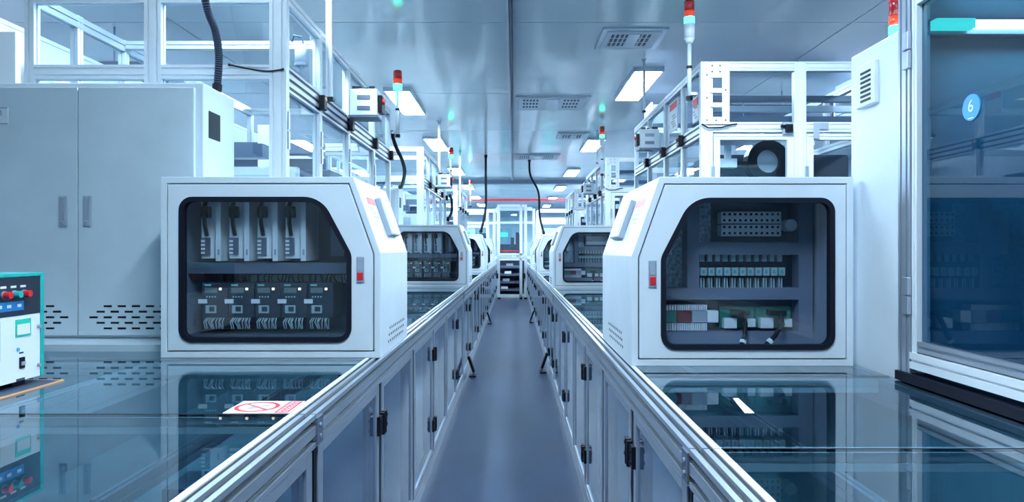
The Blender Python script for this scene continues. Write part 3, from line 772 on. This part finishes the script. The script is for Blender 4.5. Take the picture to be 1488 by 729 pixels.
# ------------------------------------------------------------------ signal towers
def signal_tower(x, y, z0, pole, body, r, label, segs=('green_lens', 'orange_lens', 'red_lens'), seg=(0.05, 0.05, 0.07), arm=0.0):
    root = thing('signal_tower', (x, y, z0), label, 'signal light', 'stack signal lights')
    MB().cyl((0, 0, 0), (0, 0, pole), 0.017 if pole > 0.2 else 0.012, 12).build('pole', 'alu_white', root, smooth=True)
    MB().cyl((0, 0, -0.01), (0, 0, 0.02), 0.026, 12).build('pole_foot', 'black', root)
    if arm: MB().box(min(0, arm), max(0, arm), -0.012, 0.012, 0.03, 0.05).build('bracket', 'alu', root)
    if pole > 0.2: MB().cyl((0, 0, pole * 0.55), (0, 0, pole * 0.55 + 0.02), 0.022, 12).build('clamp_ring', 'black', root)
    z = pole
    if body:
        MB().cyl((0, 0, z), (0, 0, z + 0.04), 0.022, 16, r).cyl((0, 0, z + 0.04), (0, 0, z + body), r, 20).build('body', 'white', root, smooth=True); z += body
    for m, h in zip(segs, seg):
        MB().cyl((0, 0, z), (0, 0, z + h - 0.002), r, 20).build('lens', m, root, smooth=True); z += h
    MB().cyl((0, 0, z), (0, 0, z + 0.012), r, 20, r * 0.8).build('cap', 'black', root)
    return root
signal_tower(1.365, 5.36, 2.62, 0.43, 0.155, 0.040, 'red and green signal light on a pole at the nearest right enclosure', arm=0.06)
signal_tower(1.39, 5.36 + UNIT, 2.62, 0.43, 0.155, 0.040, 'small red and green signal light at the second right enclosure', arm=0.06)
signal_tower(-1.137, 6.72, 2.55, 0.46, 0, 0.043, 'red and green signal light on a pole at the nearest left enclosure', arm=-0.06)
signal_tower(-1.12, 6.72 + UNIT, 2.55, 0.52, 0, 0.043, 'small red and green signal light at the second left enclosure', arm=-0.06)
signal_tower(-1.12, 6.72 + 2 * UNIT, 2.55, 0.50, 0, 0.043, 'tiny red and green signal light at the third left enclosure', arm=-0.06)

# ------------------------------------------------------------------ the big glazed booth on the right
def booth():
    root = thing('glazed_booth', (1.38, 0, 0), 'large dark glazed booth with a blue number disc at the right edge', 'booth')
    y_far, y_c = 2.82, 2.45
    MB().box(0, 0.9, y_c, y_far, 0.0, 2.235).build('side_cabinet', 'paint', root, bevel=0.006)
    v = MB().box(-0.02, 0, 2.60, 2.74, 2.005, 2.17).build('vent_grille', 'paint', root, bevel=0.004)
    vm = MB()
    for q in range(7): vm.ext([(2.625, 2.022 + q * 0.018), (2.70, 2.022 + q * 0.018), (2.70, 2.031 + q * 0.018), (2.625, 2.031 + q * 0.018)], 0, -0.022, -0.0195)
    vm.build('grille_slots', 'black', v)
    # frame (projects a little towards the aisle)
    Zb, Zt = 1.136, 2.285; Y0 = -1.2
    MB().bar(2, 1.02, 2.42, 0.015, 2.415, 0.055, 0.07, 1, 2, 0.010, 0.008).build('frame_post', 'alu', root)
    MB().bar(2, 1.065, 2.42, 0.015, 2.360, 0.045, 0.03, 1, 1).build('frame_post', 'alu_white', root)
    MB().bar(1, Y0, 2.345, 0.015, Zb - 0.018, 0.045, 0.036, 1, 1).build('frame_rail', 'alu', root)
    MB().bar(1, Y0, 2.375, 0.012, Zb - 0.068, 0.055, 0.055, 1, 1).build('frame_rail', 'alu_white', root)
    MB().box(-0.025, 0.05, Y0, 2.45, 0.99, 1.022).build('base_seal', 'rubber', root)
    MB().bar(1, Y0, 2.345, 0.015, Zt + 0.02, 0.045, 0.04, 1, 1).build('frame_rail', 'alu_white', root)
    MB().bar(1, Y0, 2.375, 0.012, Zt + 0.085, 0.055, 0.08, 1, 2).build('frame_rail', 'alu', root)
    pane = MB().box(0.010, 0.018, Y0, 2.345, Zb, Zt).build('pane', 'glass_dark', root)
    for zz in (1.135, 1.20 + 0.09, 2.055):
        pass
    h = MB().box(-0.022, -0.008, 2.375, 2.41, 0, 0.062).box(-0.022, -0.008, 2.375, 2.41, 0.066, 0.128)
    hh = h.build('hinge', 'alu', root, (0, 0, 2.075), bevel=0.003); dup(hh, root, (0, 0, 1.225))
    # body behind the glass
    MB().box(0.05, 1.7, Y0, 2.44, 0.0, 0.99).build('lower_body', 'inner_teal', root)
    MB().box(0.05, 1.7, Y0, 2.44, 2.41, 2.45).build('shade_roof', 'paint_grey', root)  # unseen, added on top to keep the booth interior dark
    MB().box(1.66, 1.7, Y0, 2.44, 0.99, 2.41).build('rear_wall', 'inner_teal', root)
    MB().box(0.06, 1.66, 2.41, 2.44, 0.99, 2.41).build('end_wall', 'inner_teal', root)
    MB().bar(2, 0.99, 2.41, 0.6, 2.2, 0.06, 0.06).build('inner_post', 'steel_dark', root)
    MB().bar(1, Y0, 2.4, 0.55, 1.78, 0.06, 0.06).build('inner_rail', 'steel_dark', root)
    eq = MB().box(0.30, 0.80, 1.2, 2.1, 1.0, 1.5).build('inner_equipment', 'inner_teal', root, bevel=0.02)
    MB().box(0.28, 0.30, 1.7, 1.82, 1.3, 1.42).build('small_plate', 'grey', eq)
    tb = MB().box(0.16, 1.5, 2.30, 2.325, 2.193, 2.217).build('tube_lamp', 'tube_light', root)
    MB().box(0.03, 0.16, 2.295, 2.33, 2.189, 2.221).build('tube_end', 'led_teal', tb)
    MB().bar(0, 0.03, 1.6, 2.36, 2.205, 0.05, 0.05).build('lamp_bracket', 'steel_dark', root)
    # number disc
    dsc = MB().cyl((0.006, 2.088, 1.88), (0.010, 2.088, 1.88), 0.040, 32).build('number_disc', 'sky_blue', root)
    dsc['label'] = 'blue round disc with a white number 6'
    cu = bpy.data.curves.new('number_text', 'FONT'); cu.body = '6'; cu.size = 0.052; cu.align_x = 'CENTER'; cu.align_y = 'CENTER'; cu.extrude = 0.0004
    to = bpy.data.objects.new('tmp_text', cu); COL.objects.link(to)
    bpy.context.view_layer.update()
    me = bpy.data.meshes.new_from_object(to); bpy.data.objects.remove(to)
    me.materials.clear(); me.materials.append(M['white'])
    n6 = bpy.data.objects.new('number', me); COL.objects.link(n6); n6.parent = dsc
    n6.rotation_euler = (math.radians(90), 0, math.radians(-90)); n6.location = (0.0052, 2.088, 1.883)
    MB().box(0.0048, 0.006, 2.076, 2.10, 1.846, 1.849).build('disc_print', 'white', dsc)
    return root
booth()
signal_tower(1.47, 2.66, 2.247, 0.02, 0, 0.020, 'narrow signal light on top of the white side cabinet at the right', segs=('green_lens', 'orange_lens', 'red_lens'), seg=(0.045, 0.04, 0.08))

# ------------------------------------------------------------------ controller box on the left table
def controller():
    root = thing('controller_box', (-1.61, 1.75, LZ), 'white and teal controller box with coloured push buttons on the left table', 'controller')
    # local: face at x=0 towards the aisle; y 0..0.60
    MB().box(-0.30, -0.004, 0.004, 0.596, 0.02, 0.365).build('body', 'white', root, bevel=0.004)
    MB().box(-0.31, 0.004, 0.585, 0.603, 0.02, 0.372).box(-0.31, 0.004, 0.0, 0.585, 0.360, 0.372).build('edge_trim', 'teal_paint', root, bevel=0.002)
    MB().box(-0.004, 0.002, 0.0, 0.585, 0.235, 0.358).build('button_panel', 'navy', root)
    MB().box(-0.004, 0.001, 0.0, 0.585, 0.022, 0.234).build('front_panel', 'white', root)
    for y, m in ((0.505, 'red'), (0.462, 'teal_paint'), (0.418, 'red')):
        b = MB().cyl((0.002, y, 0.305), (0.007, y, 0.305), 0.013, 14).build('button_collar', 'alu', root)
        MB().cyl((0.007, y, 0.305), (0.026, y, 0.305), 0.011, 14).build('button', m, b)
        MB().box(0.002, 0.003, y - 0.014, y + 0.010, 0.326, 0.333).build('button_label', 'white', b)
    st = MB().box(0.002, 0.0035, 0.30, 0.505, 0.252, 0.282).build('blue_strip', 'blue', root)
    for y in (0.40, 0.44, 0.485): MB().box(0.0035, 0.0045, y - 0.010, y + 0.008, 0.263, 0.273).build('strip_mark', 'white', st)
    g = MB().box(0.001, 0.003, 0.470, 0.540, 0.165, 0.222).build('green_label', 'green_label', root)
    MB().box(0.003, 0.004, 0.476, 0.534, 0.172, 0.206).build('label_field', 'white', g)
    g = MB().box(0.001, 0.003, 0.30, 0.405, 0.10, 0.225).build('data_plate', 'paint_grey', root)
    lm = MB()
    for q in range(5): lm.box(0.003, 0.004, 0.385 - 0.01 * (q % 2), 0.400, 0.17 + q * 0.009, 0.174 + q * 0.009)
    lm.build('plate_print', 'ink', g)
    sw = MB().box(0.001, 0.006, 0.487, 0.508, 0.062, 0.098).build('switch_plate', 'black', root)
    MB().box(0.006, 0.010, 0.490, 0.505, 0.072, 0.084).build('rocker', 'grey', sw)
    MB().cyl((0.001, 0.481, 0.125), (0.004, 0.481, 0.125), 0.006, 10).build('lamp', 'sky_blue', root)
    MB().box(0.001, 0.002, 0.487, 0.506, 0.11, 0.115).box(0.001, 0.002, 0.474, 0.512, 0.022, 0.03).build('marking', 'ink', root)
    for z in (0.06, 0.19): MB().cyl((0.002, 0.575, z), (0.012, 0.575, z), 0.006, 10).build('screw', 'grey', root)
    for y in (0.05, 0.50): MB().box(-0.06, -0.01, y - 0.03, y + 0.03, 0.0055, 0.021).build('foot', 'black', root)
    return root
controller()
mt = thing('tool_mat', (-1.54, 1.5, LZ), 'dark mat with orange edging under the controller box', 'mat')
MB().box(-0.6, -0.005, 0, 0.851, 0.0, 0.004).build('mat_pad', 'inner_dark', mt)
MB().box(-0.005, 0, 0, 0.856, 0, 0.005).box(-0.6, -0.005, 0.851, 0.856, 0, 0.005).build('edging', 'orange', mt)

# warning sticker on the left table glass
ws = thing('warning_sticker', (-0.80, 1.888, LZ), 'white sticker with a red prohibition ring on the left table glass', 'sticker')
MB().box(0, 0.183, 0, 0.148, 0.0, 0.0012).build('sheet', 'white', ws)
def disc_ring(mb, cx, cy, ro, ri, z0, z1, n=36):
    vs = []; fs = []
    for i in range(n):
        a = 2 * math.pi * i / n
        for r, z in ((ro, z0), (ri, z0), (ro, z1), (ri, z1)): vs.append((cx + r * math.cos(a), cy + r * math.sin(a), z))
    for i in range(n):
        a, b = 4 * i, 4 * ((i + 1) % n)
        fs += [(a, b, b + 1, a + 1), (a + 2, a + 3, b + 3, b + 2), (a, a + 2, b + 2, b), (a + 1, b + 1, b + 3, a + 3)]
    return mb.add(vs, fs)
rb = disc_ring(MB(), 0.068, 0.074, 0.062, 0.050, 0.0012, 0.0018)
rb.ext([(0.030, 0.112), (0.024, 0.106), (0.105, 0.034), (0.111, 0.040)], 2, 0.0012, 0.0017)
rb.build('prohibition_ring', 'red', ws)
MB().ext([(0.045, 0.05), (0.062, 0.045), (0.075, 0.06), (0.072, 0.085), (0.05, 0.08)], 2, 0.0012, 0.0015).box(0.078, 0.10, 0.075, 0.1, 0.0012, 0.0015).build('figure', 'grey', ws)
tx = MB().box(0.139, 0.178, 0.004, 0.144, 0.0012, 0.0016)
tx.build('text_panel', 'red', ws)
tl = MB()
for q in range(6):
    y0 = 0.012 + q * 0.0215
    tl.box(0.145, 0.156, y0, y0 + 0.003, 0.0016, 0.002).box(0.145, 0.156, y0 + 0.007, y0 + 0.010, 0.0016, 0.002).box(0.149, 0.152, y0, y0 + 0.014, 0.0016, 0.002)
    tl.box(0.161, 0.172, y0 + 0.003, y0 + 0.006, 0.0016, 0.002).box(0.161, 0.164, y0, y0 + 0.014, 0.0016, 0.002).box(0.169, 0.172, y0, y0 + 0.014, 0.0016, 0.002)
tl.build('text_strokes', 'white', ws)
# paper strip on the right table glass
tag(MB().add([(0.652, 1.945, RZ), (0.679, 1.945, RZ), (0.697, 2.14, RZ), (0.680, 2.14, RZ), (0.652, 1.945, RZ + 0.001), (0.679, 1.945, RZ + 0.001), (0.697, 2.14, RZ + 0.001), (0.680, 2.14, RZ + 0.001)],
    [(0,3,2,1),(4,5,6,7),(0,1,5,4),(1,2,6,5),(2,3,7,6),(3,0,4,7)]).build('paper_strip', 'white'), 'slim white paper strip lying on the right table glass', 'paper')

# ------------------------------------------------------------------ hoses, cables, drop pipes
def smooth_path(pts, n=8):
    out = []; P = [Vector(p) for p in pts]; P = [P[0]] + P + [P[-1]]
    for i in range(1, len(P) - 2):
        for j in range(n):
            t = j / n; a, b, c, d = P[i-1], P[i], P[i+1], P[i+2]
            out.append(tuple(0.5 * ((2*b) + (c - a) * t + (2*a - 5*b + 4*c - d) * t*t + (3*b - a - 3*c + d) * t**3)))
    out.append(tuple(P[-2])); return out
def hose(name, pts, r, label, mat='rubber', cat='cable', ribs=False):
    path = smooth_path(pts)
    t = thing(name, path[0], label, cat)
    o = Vector(path[0]); loc = [tuple(Vector(p) - o) for p in path]
    MB().tube(loc, r, 10).build('sleeve', mat, t, smooth=True)
    if ribs:
        mb = MB(); path2 = [Vector(p) for p in smooth_path(pts, 16)]
        for i in range(0, len(path2) - 1):
            a = path2[i] - o; b = path2[i + 1] - o; mb.cyl(tuple(a.lerp(b, 0.2)), tuple(a.lerp(b, 0.6)), r * 1.14, 10)
        mb.build('ribs', 'ink', t)
    for p, q in ((loc[0], loc[1]), (loc[-1], loc[-2])):
        a = Vector(p); b = (Vector(q) - a).normalized() * (r * 2.2)
        MB().cyl(tuple(a), tuple(a + b), r * 1.35, 10).build('gland', 'black', t)
    return t
def pt(px, py, Y): return ((px - 747) * Y / 1000, Y, 1.45 + (362 - py) * Y / 1000)
hose('corrugated_hose', [(-1.62, 3.45, CZ), (-1.60, 3.45, 3.0), pt(300, 8, 3.45), pt(313, 45, 3.45), pt(318, 85, 3.45), (pt(315, 115, 3.45)[0], 3.45, 2.24)], 0.017, 'thick black corrugated hose rising from the tall grey cabinet', cat='hose', ribs=True)
hose('thin_cable', [(-1.50, 3.615, 2.42), (-1.40, 3.617, 2.40), (-1.30, 3.617, 2.385), (-1.21, 3.617, 2.395)], 0.005, 'thin black cable crossing the enclosure rail above the tall grey cabinet')
hose('black_cable', [pt(569, 192, 6.75), pt(575, 212, 6.9), pt(584, 232, 7.2), pt(588, 250, 7.6), pt(584, 270, 8.3), (-1.45, 8.75, 2.24)], 0.020, 'black cable swooping from the nearest left enclosure to the second tall cabinet')
hose('black_cable', [(-0.60, 14.6, CZ), (-0.60, 14.6, 3.0), (-0.605, 14.6, 2.3), (-0.70, 14.4, 1.80)], 0.026, 'straight black cable hanging from the ceiling to the third left control cabinet')
hose('black_cable', [(0.34, 15.3, CZ), (0.36, 15.3, 3.1), (0.54, 15.3, 2.72), (0.56, 15.1, 2.2), (0.63, 14.6, 1.79)], 0.024, 'curved black cable dropping to the third right control cabinet')
hose('side_cable', [(-1.13, 12.1, 2.40), (-1.09, 12.0, 2.3), (-1.08, 11.9, 2.1), (-1.13, 11.75, 1.95)], 0.022, 'black cable hanging beside the second left enclosure')
def drop_pipe(x, y, z0, z1, label, w=0.036):
    t = thing('drop_pipe', (x, y, z0), label, 'pipe', 'white pipes dropping from the ceiling')
    MB().bar(2, 0, z1 - z0 - 0.01, 0, 0, w, w).build('tube', 'alu_white', t)
    MB().box(-w, w, -w, w, z1 - z0 - 0.01, z1 - z0).build('flange', 'alu', t)
    MB().box(-w * 0.8, w * 0.8, -w * 0.8, w * 0.8, -0.01, 0.01).build('socket', 'black', t)
drop_pipe(-1.17, 4.36, 2.40, CZ, 'white post rising to the ceiling from the nearest left enclosure')
drop_pipe(-1.17, 10.75, 2.40, CZ, 'thin white post rising to the ceiling from the second left enclosure', 0.034)
drop_pipe(-1.10, 14.0, 2.3, CZ, 'thin white post rising to the ceiling before the third left enclosure', 0.034)
drop_pipe(1.37, 7.25, 2.90, CZ, 'thin grey pipe from ceiling to the nearest right enclosure', 0.022)
drop_pipe(1.40, 11.6, 2.90, CZ, 'thin grey pipe from ceiling to the second right enclosure', 0.022)

# ------------------------------------------------------------------ black pedals at the foot of the tables
def foot_pedal(x, y, s, label):
    t = thing('foot_pedal', (x, y, 0), label, 'foot pedal', 'black pedals at the foot of the tables')
    MB(s).box(-0.05, 0.03, -0.07, 0.07, 0, 0.02).build('base', 'black', t, bevel=0.005)
    MB(s).ext([(0.0, 0.02), (0.03, 0.02), (-0.045, 0.235), (-0.075, 0.225)], 1, -0.035, 0.035).build('lever', 'black', t, bevel=0.005)
    MB(s).cyl((0.01, -0.05, 0.035), (0.01, 0.05, 0.035), 0.02, 10).build('pivot', 'steel_dark', t)
foot_pedal(-0.46, 7.85, 1, 'black foot pedal on the floor against the left tables, nearer one')
foot_pedal(-0.46, 13.35, 1, 'black foot pedal on the floor against the left tables, farther one')
foot_pedal(0.33, 8.1, -1, 'black foot pedal on the floor against the right tables, nearer one')
foot_pedal(0.33, 13.6, -1, 'black foot pedal on the floor against the right tables, farther one')

# ------------------------------------------------------------------ end of the aisle
def end_machine():
    root = thing('transfer_rack', (0, 20.0, 0), 'white framed rack with dark trays closing the end of the aisle', 'rack')
    for x in (-0.45, 0.20, 0.335): frame_bar('post', 2, 0.05, 2.75, x, 0.03, 0.08, 0.06, root)
    for z in (0.09, 1.16, 1.30, 2.72): 
        frame_bar('rail', 0, -0.41, 0.295, 0.03, z, 0.06, 0.07, root)
    for i in range(4):
        t = MB().box(-0.40, 0.16, 0.02, 0.7, 0.24 + i * 0.22, 0.30 + i * 0.22).build('tray', 'steel_dark', root)
        MB().box(-0.38 + 0.05 * i, -0.18 + 0.05 * i, 0.03, 0.3, 0.30 + i * 0.22, 0.37 + i * 0.22).build('tray_block', 'white' if i % 2 == 0 else 'alu', t)
    MB().box(-0.45, 0.36, 0.75, 0.8, 0.1, 1.2).build('rear_panel', 'inner_dark', root)
    for x in (-0.3, -0.1, 0.05): MB().box(x, x + 0.1, 0.4, 0.5, 1.34, 1.9 + x).build('column_unit', 'navy', root)
    MB().box(-0.42, 0.18, 0.35, 0.6, 1.34, 1.6).build('machine_base', 'inner_dark', root)
    MB().box(-0.43, 0.18, 0.026, 0.032, 1.34, 2.68).build('pane', 'glass_enclosure', root)
    MB().box(0.24, 0.295, 0.026, 0.032, 0.15, 2.68).build('pane', 'glass_enclosure', root)
    MB().box(-0.42, 0.18, 0.0, 0.005, 1.39, 1.42).build('warning_stripe', 'red', root)
    for x in (-0.43, 0.2, 0.33): MB().cyl((x, 0.03, 0), (x, 0.03, 0.05), 0.05, 10).build('foot', 'black', root)
    for x in (-0.52, 0.26): MB().box(x, x + 0.06, -0.03, 0.0, 0.6, 0.75).build('hinge', 'black', root)
end_machine()
rbn = thing('red_barrier_tape', (-1.45, 19.35, 2.84), 'red tape stretched across the far end of the hall', 'tape')
MB().box(0, 3.5, 0, 0.01, -0.03, 0.03).build('tape', 'red', rbn)
MB().cyl((0, 0.005, -0.03), (0, 0.005, CZ - 2.84), 0.012, 8).build('left_hook', 'alu', rbn)
MB().cyl((3.5, 0.005, -0.03), (3.5, 0.005, CZ - 2.84), 0.012, 8).build('right_hook', 'alu', rbn)

# ------------------------------------------------------------------ white panels behind the left line, the long row added to bounce light
for i in range(5):
    t = thing('bounce_panel', (-3.05, 3.75 + i * 3.1, 0), 'white bounce panel added behind the left line, %s from the camera' % ORD[i], 'partition', 'white bounce panels added behind the left line')
    MB().box(-0.03, 0.03, 0.05, 3.05, 0.08, 2.75).build('sheet', 'white', t)
    for y in (0.025, 3.075): MB().bar(2, 0, 2.95, 0, y, 0.06, 0.045).build('post', 'alu_white', t)
    MB().bar(1, 0.05, 3.05, 0, 2.78, 0.06, 0.06).build('rail', 'alu_white', t)
    MB().bar(1, 0.05, 3.05, 0, 0.04, 0.06, 0.06).build('rail', 'alu_white', t)
t = thing('partition_door', (-2.68, 3.70, LZ), 'white side panel with a black latch at the upper left edge', 'panel')
MB().box(-1.0, 0, 0, 0.04, 0, 1.62).build('sheet', 'white', t, bevel=0.004)
MB().box(-0.075, -0.025, -0.03, 0, 1.30, 1.325).cyl((-0.05, -0.03, 1.31), (-0.03, -0.05, 1.285), 0.012, 8).build('latch', 'black', t)

# ------------------------------------------------------------------ ventilation ducts hung behind the enclosures
def vent_duct(x0, x1, y, z, label):
    t = thing('ventilation_duct', (x0, y, z), label, 'duct', 'ventilation ducts under the ceiling')
    L = x1 - x0; n = 4
    for i in range(n):
        MB().box(i * L / n + 0.01, (i + 1) * L / n - 0.01, 0, 0.4, 0, 0.24).build('duct_section', 'duct', t, bevel=0.01)
        MB().box(i * L / n - 0.01, i * L / n + 0.01, -0.02, 0.42, -0.02, 0.26).build('flange', 'alu', t)
        MB().cyl((i * L / n + L / 8, 0.2, 0.24), (i * L / n + L / 8, 0.2, CZ - z), 0.008, 6).build('hanger_rod', 'alu', t)
vent_duct(1.7, 6.2, 8.5, 3.0, 'blue grey duct under the ceiling behind the nearest right enclosure')
vent_duct(3.1, 6.6, 6.2, 2.75, 'blue grey duct low behind the white side cabinet')
vent_duct(-6.4, -3.2, 6.0, 2.85, 'blue grey duct behind the nearest left enclosure')

# ------------------------------------------------------------------ machines in the far hall beyond the rack
def far_machine(x, y, w, h, hue, label):
    t = thing('far_machine', (x, y, 0), label, 'machine', 'glazed machines in the far hall')
    for u in (0.04, w - 0.04):
        for v in (0.04, 0.96): MB().bar(2, 0, h, u, v, 0.08, 0.08).build('post', 'alu_white', t)
    for z in (0.1, 1.15, h - 0.5, h - 0.04):
        MB().bar(0, 0.08, w - 0.08, 0.04, z, 0.08, 0.08).build('rail', 'alu_white', t)
    MB().box(0.08, w - 0.08, 0.03, 0.04, 1.2, h - 0.54).build('pane', 'glass_enclosure', t)
    b = MB().box(0.1, w - 0.1, 0.2, 0.9, 0.15, 1.1).build('base_cabinet', 'paint', t)
    MB().box(0.2, w - 0.2, 0.17, 0.2, 0.3, 0.95).build('base_door', 'paint_grey', b)
    m = MB().box(0.15, w * 0.45, 0.3, 0.8, 1.1, h - 0.7).build('module', hue, t)
    MB().box(w * 0.55, w * 0.7, 0.4, 0.7, 1.1, h - 0.9).build('column_unit', 'navy', t)
    MB().box(w * 0.75, w - 0.12, 0.3, 0.6, 1.1, 1.7).build('module', 'white', t)
    MB().box(0.2, w * 0.35, 0.27, 0.3, h - 1.0, h - 0.85).build('status_lamp', 'led_teal', m)
    MB().box(0.1, w - 0.1, 0.1, 0.9, h, h + 0.06).build('top_cover', 'paint', t)
FM = [(-4.5, 21.5, 1.5, 2.6, 'inner_pale', 'pale glazed machine at the far left of the far hall'), (-2.3, 24.2, 1.4, 2.75, 'teal_light', 'teal lit glazed machine left of the end rack'), (-0.75, 24.5, 1.5, 2.9, 'inner_pale', 'tall glazed machine directly behind the end rack'),
      (0.85, 24.0, 1.3, 2.5, 'teal_light', 'teal lit glazed machine right of the end rack'), (2.3, 21.4, 1.5, 2.7, 'inner_pale', 'pale glazed machine at the far right of the far hall'), (-2.4, 27.5, 1.8, 3.0, 'white', 'white machine deep in the far hall, left side'), (0.9, 27.5, 1.8, 3.0, 'white', 'white machine deep in the far hall, right side')]
for f in FM: far_machine(*f)
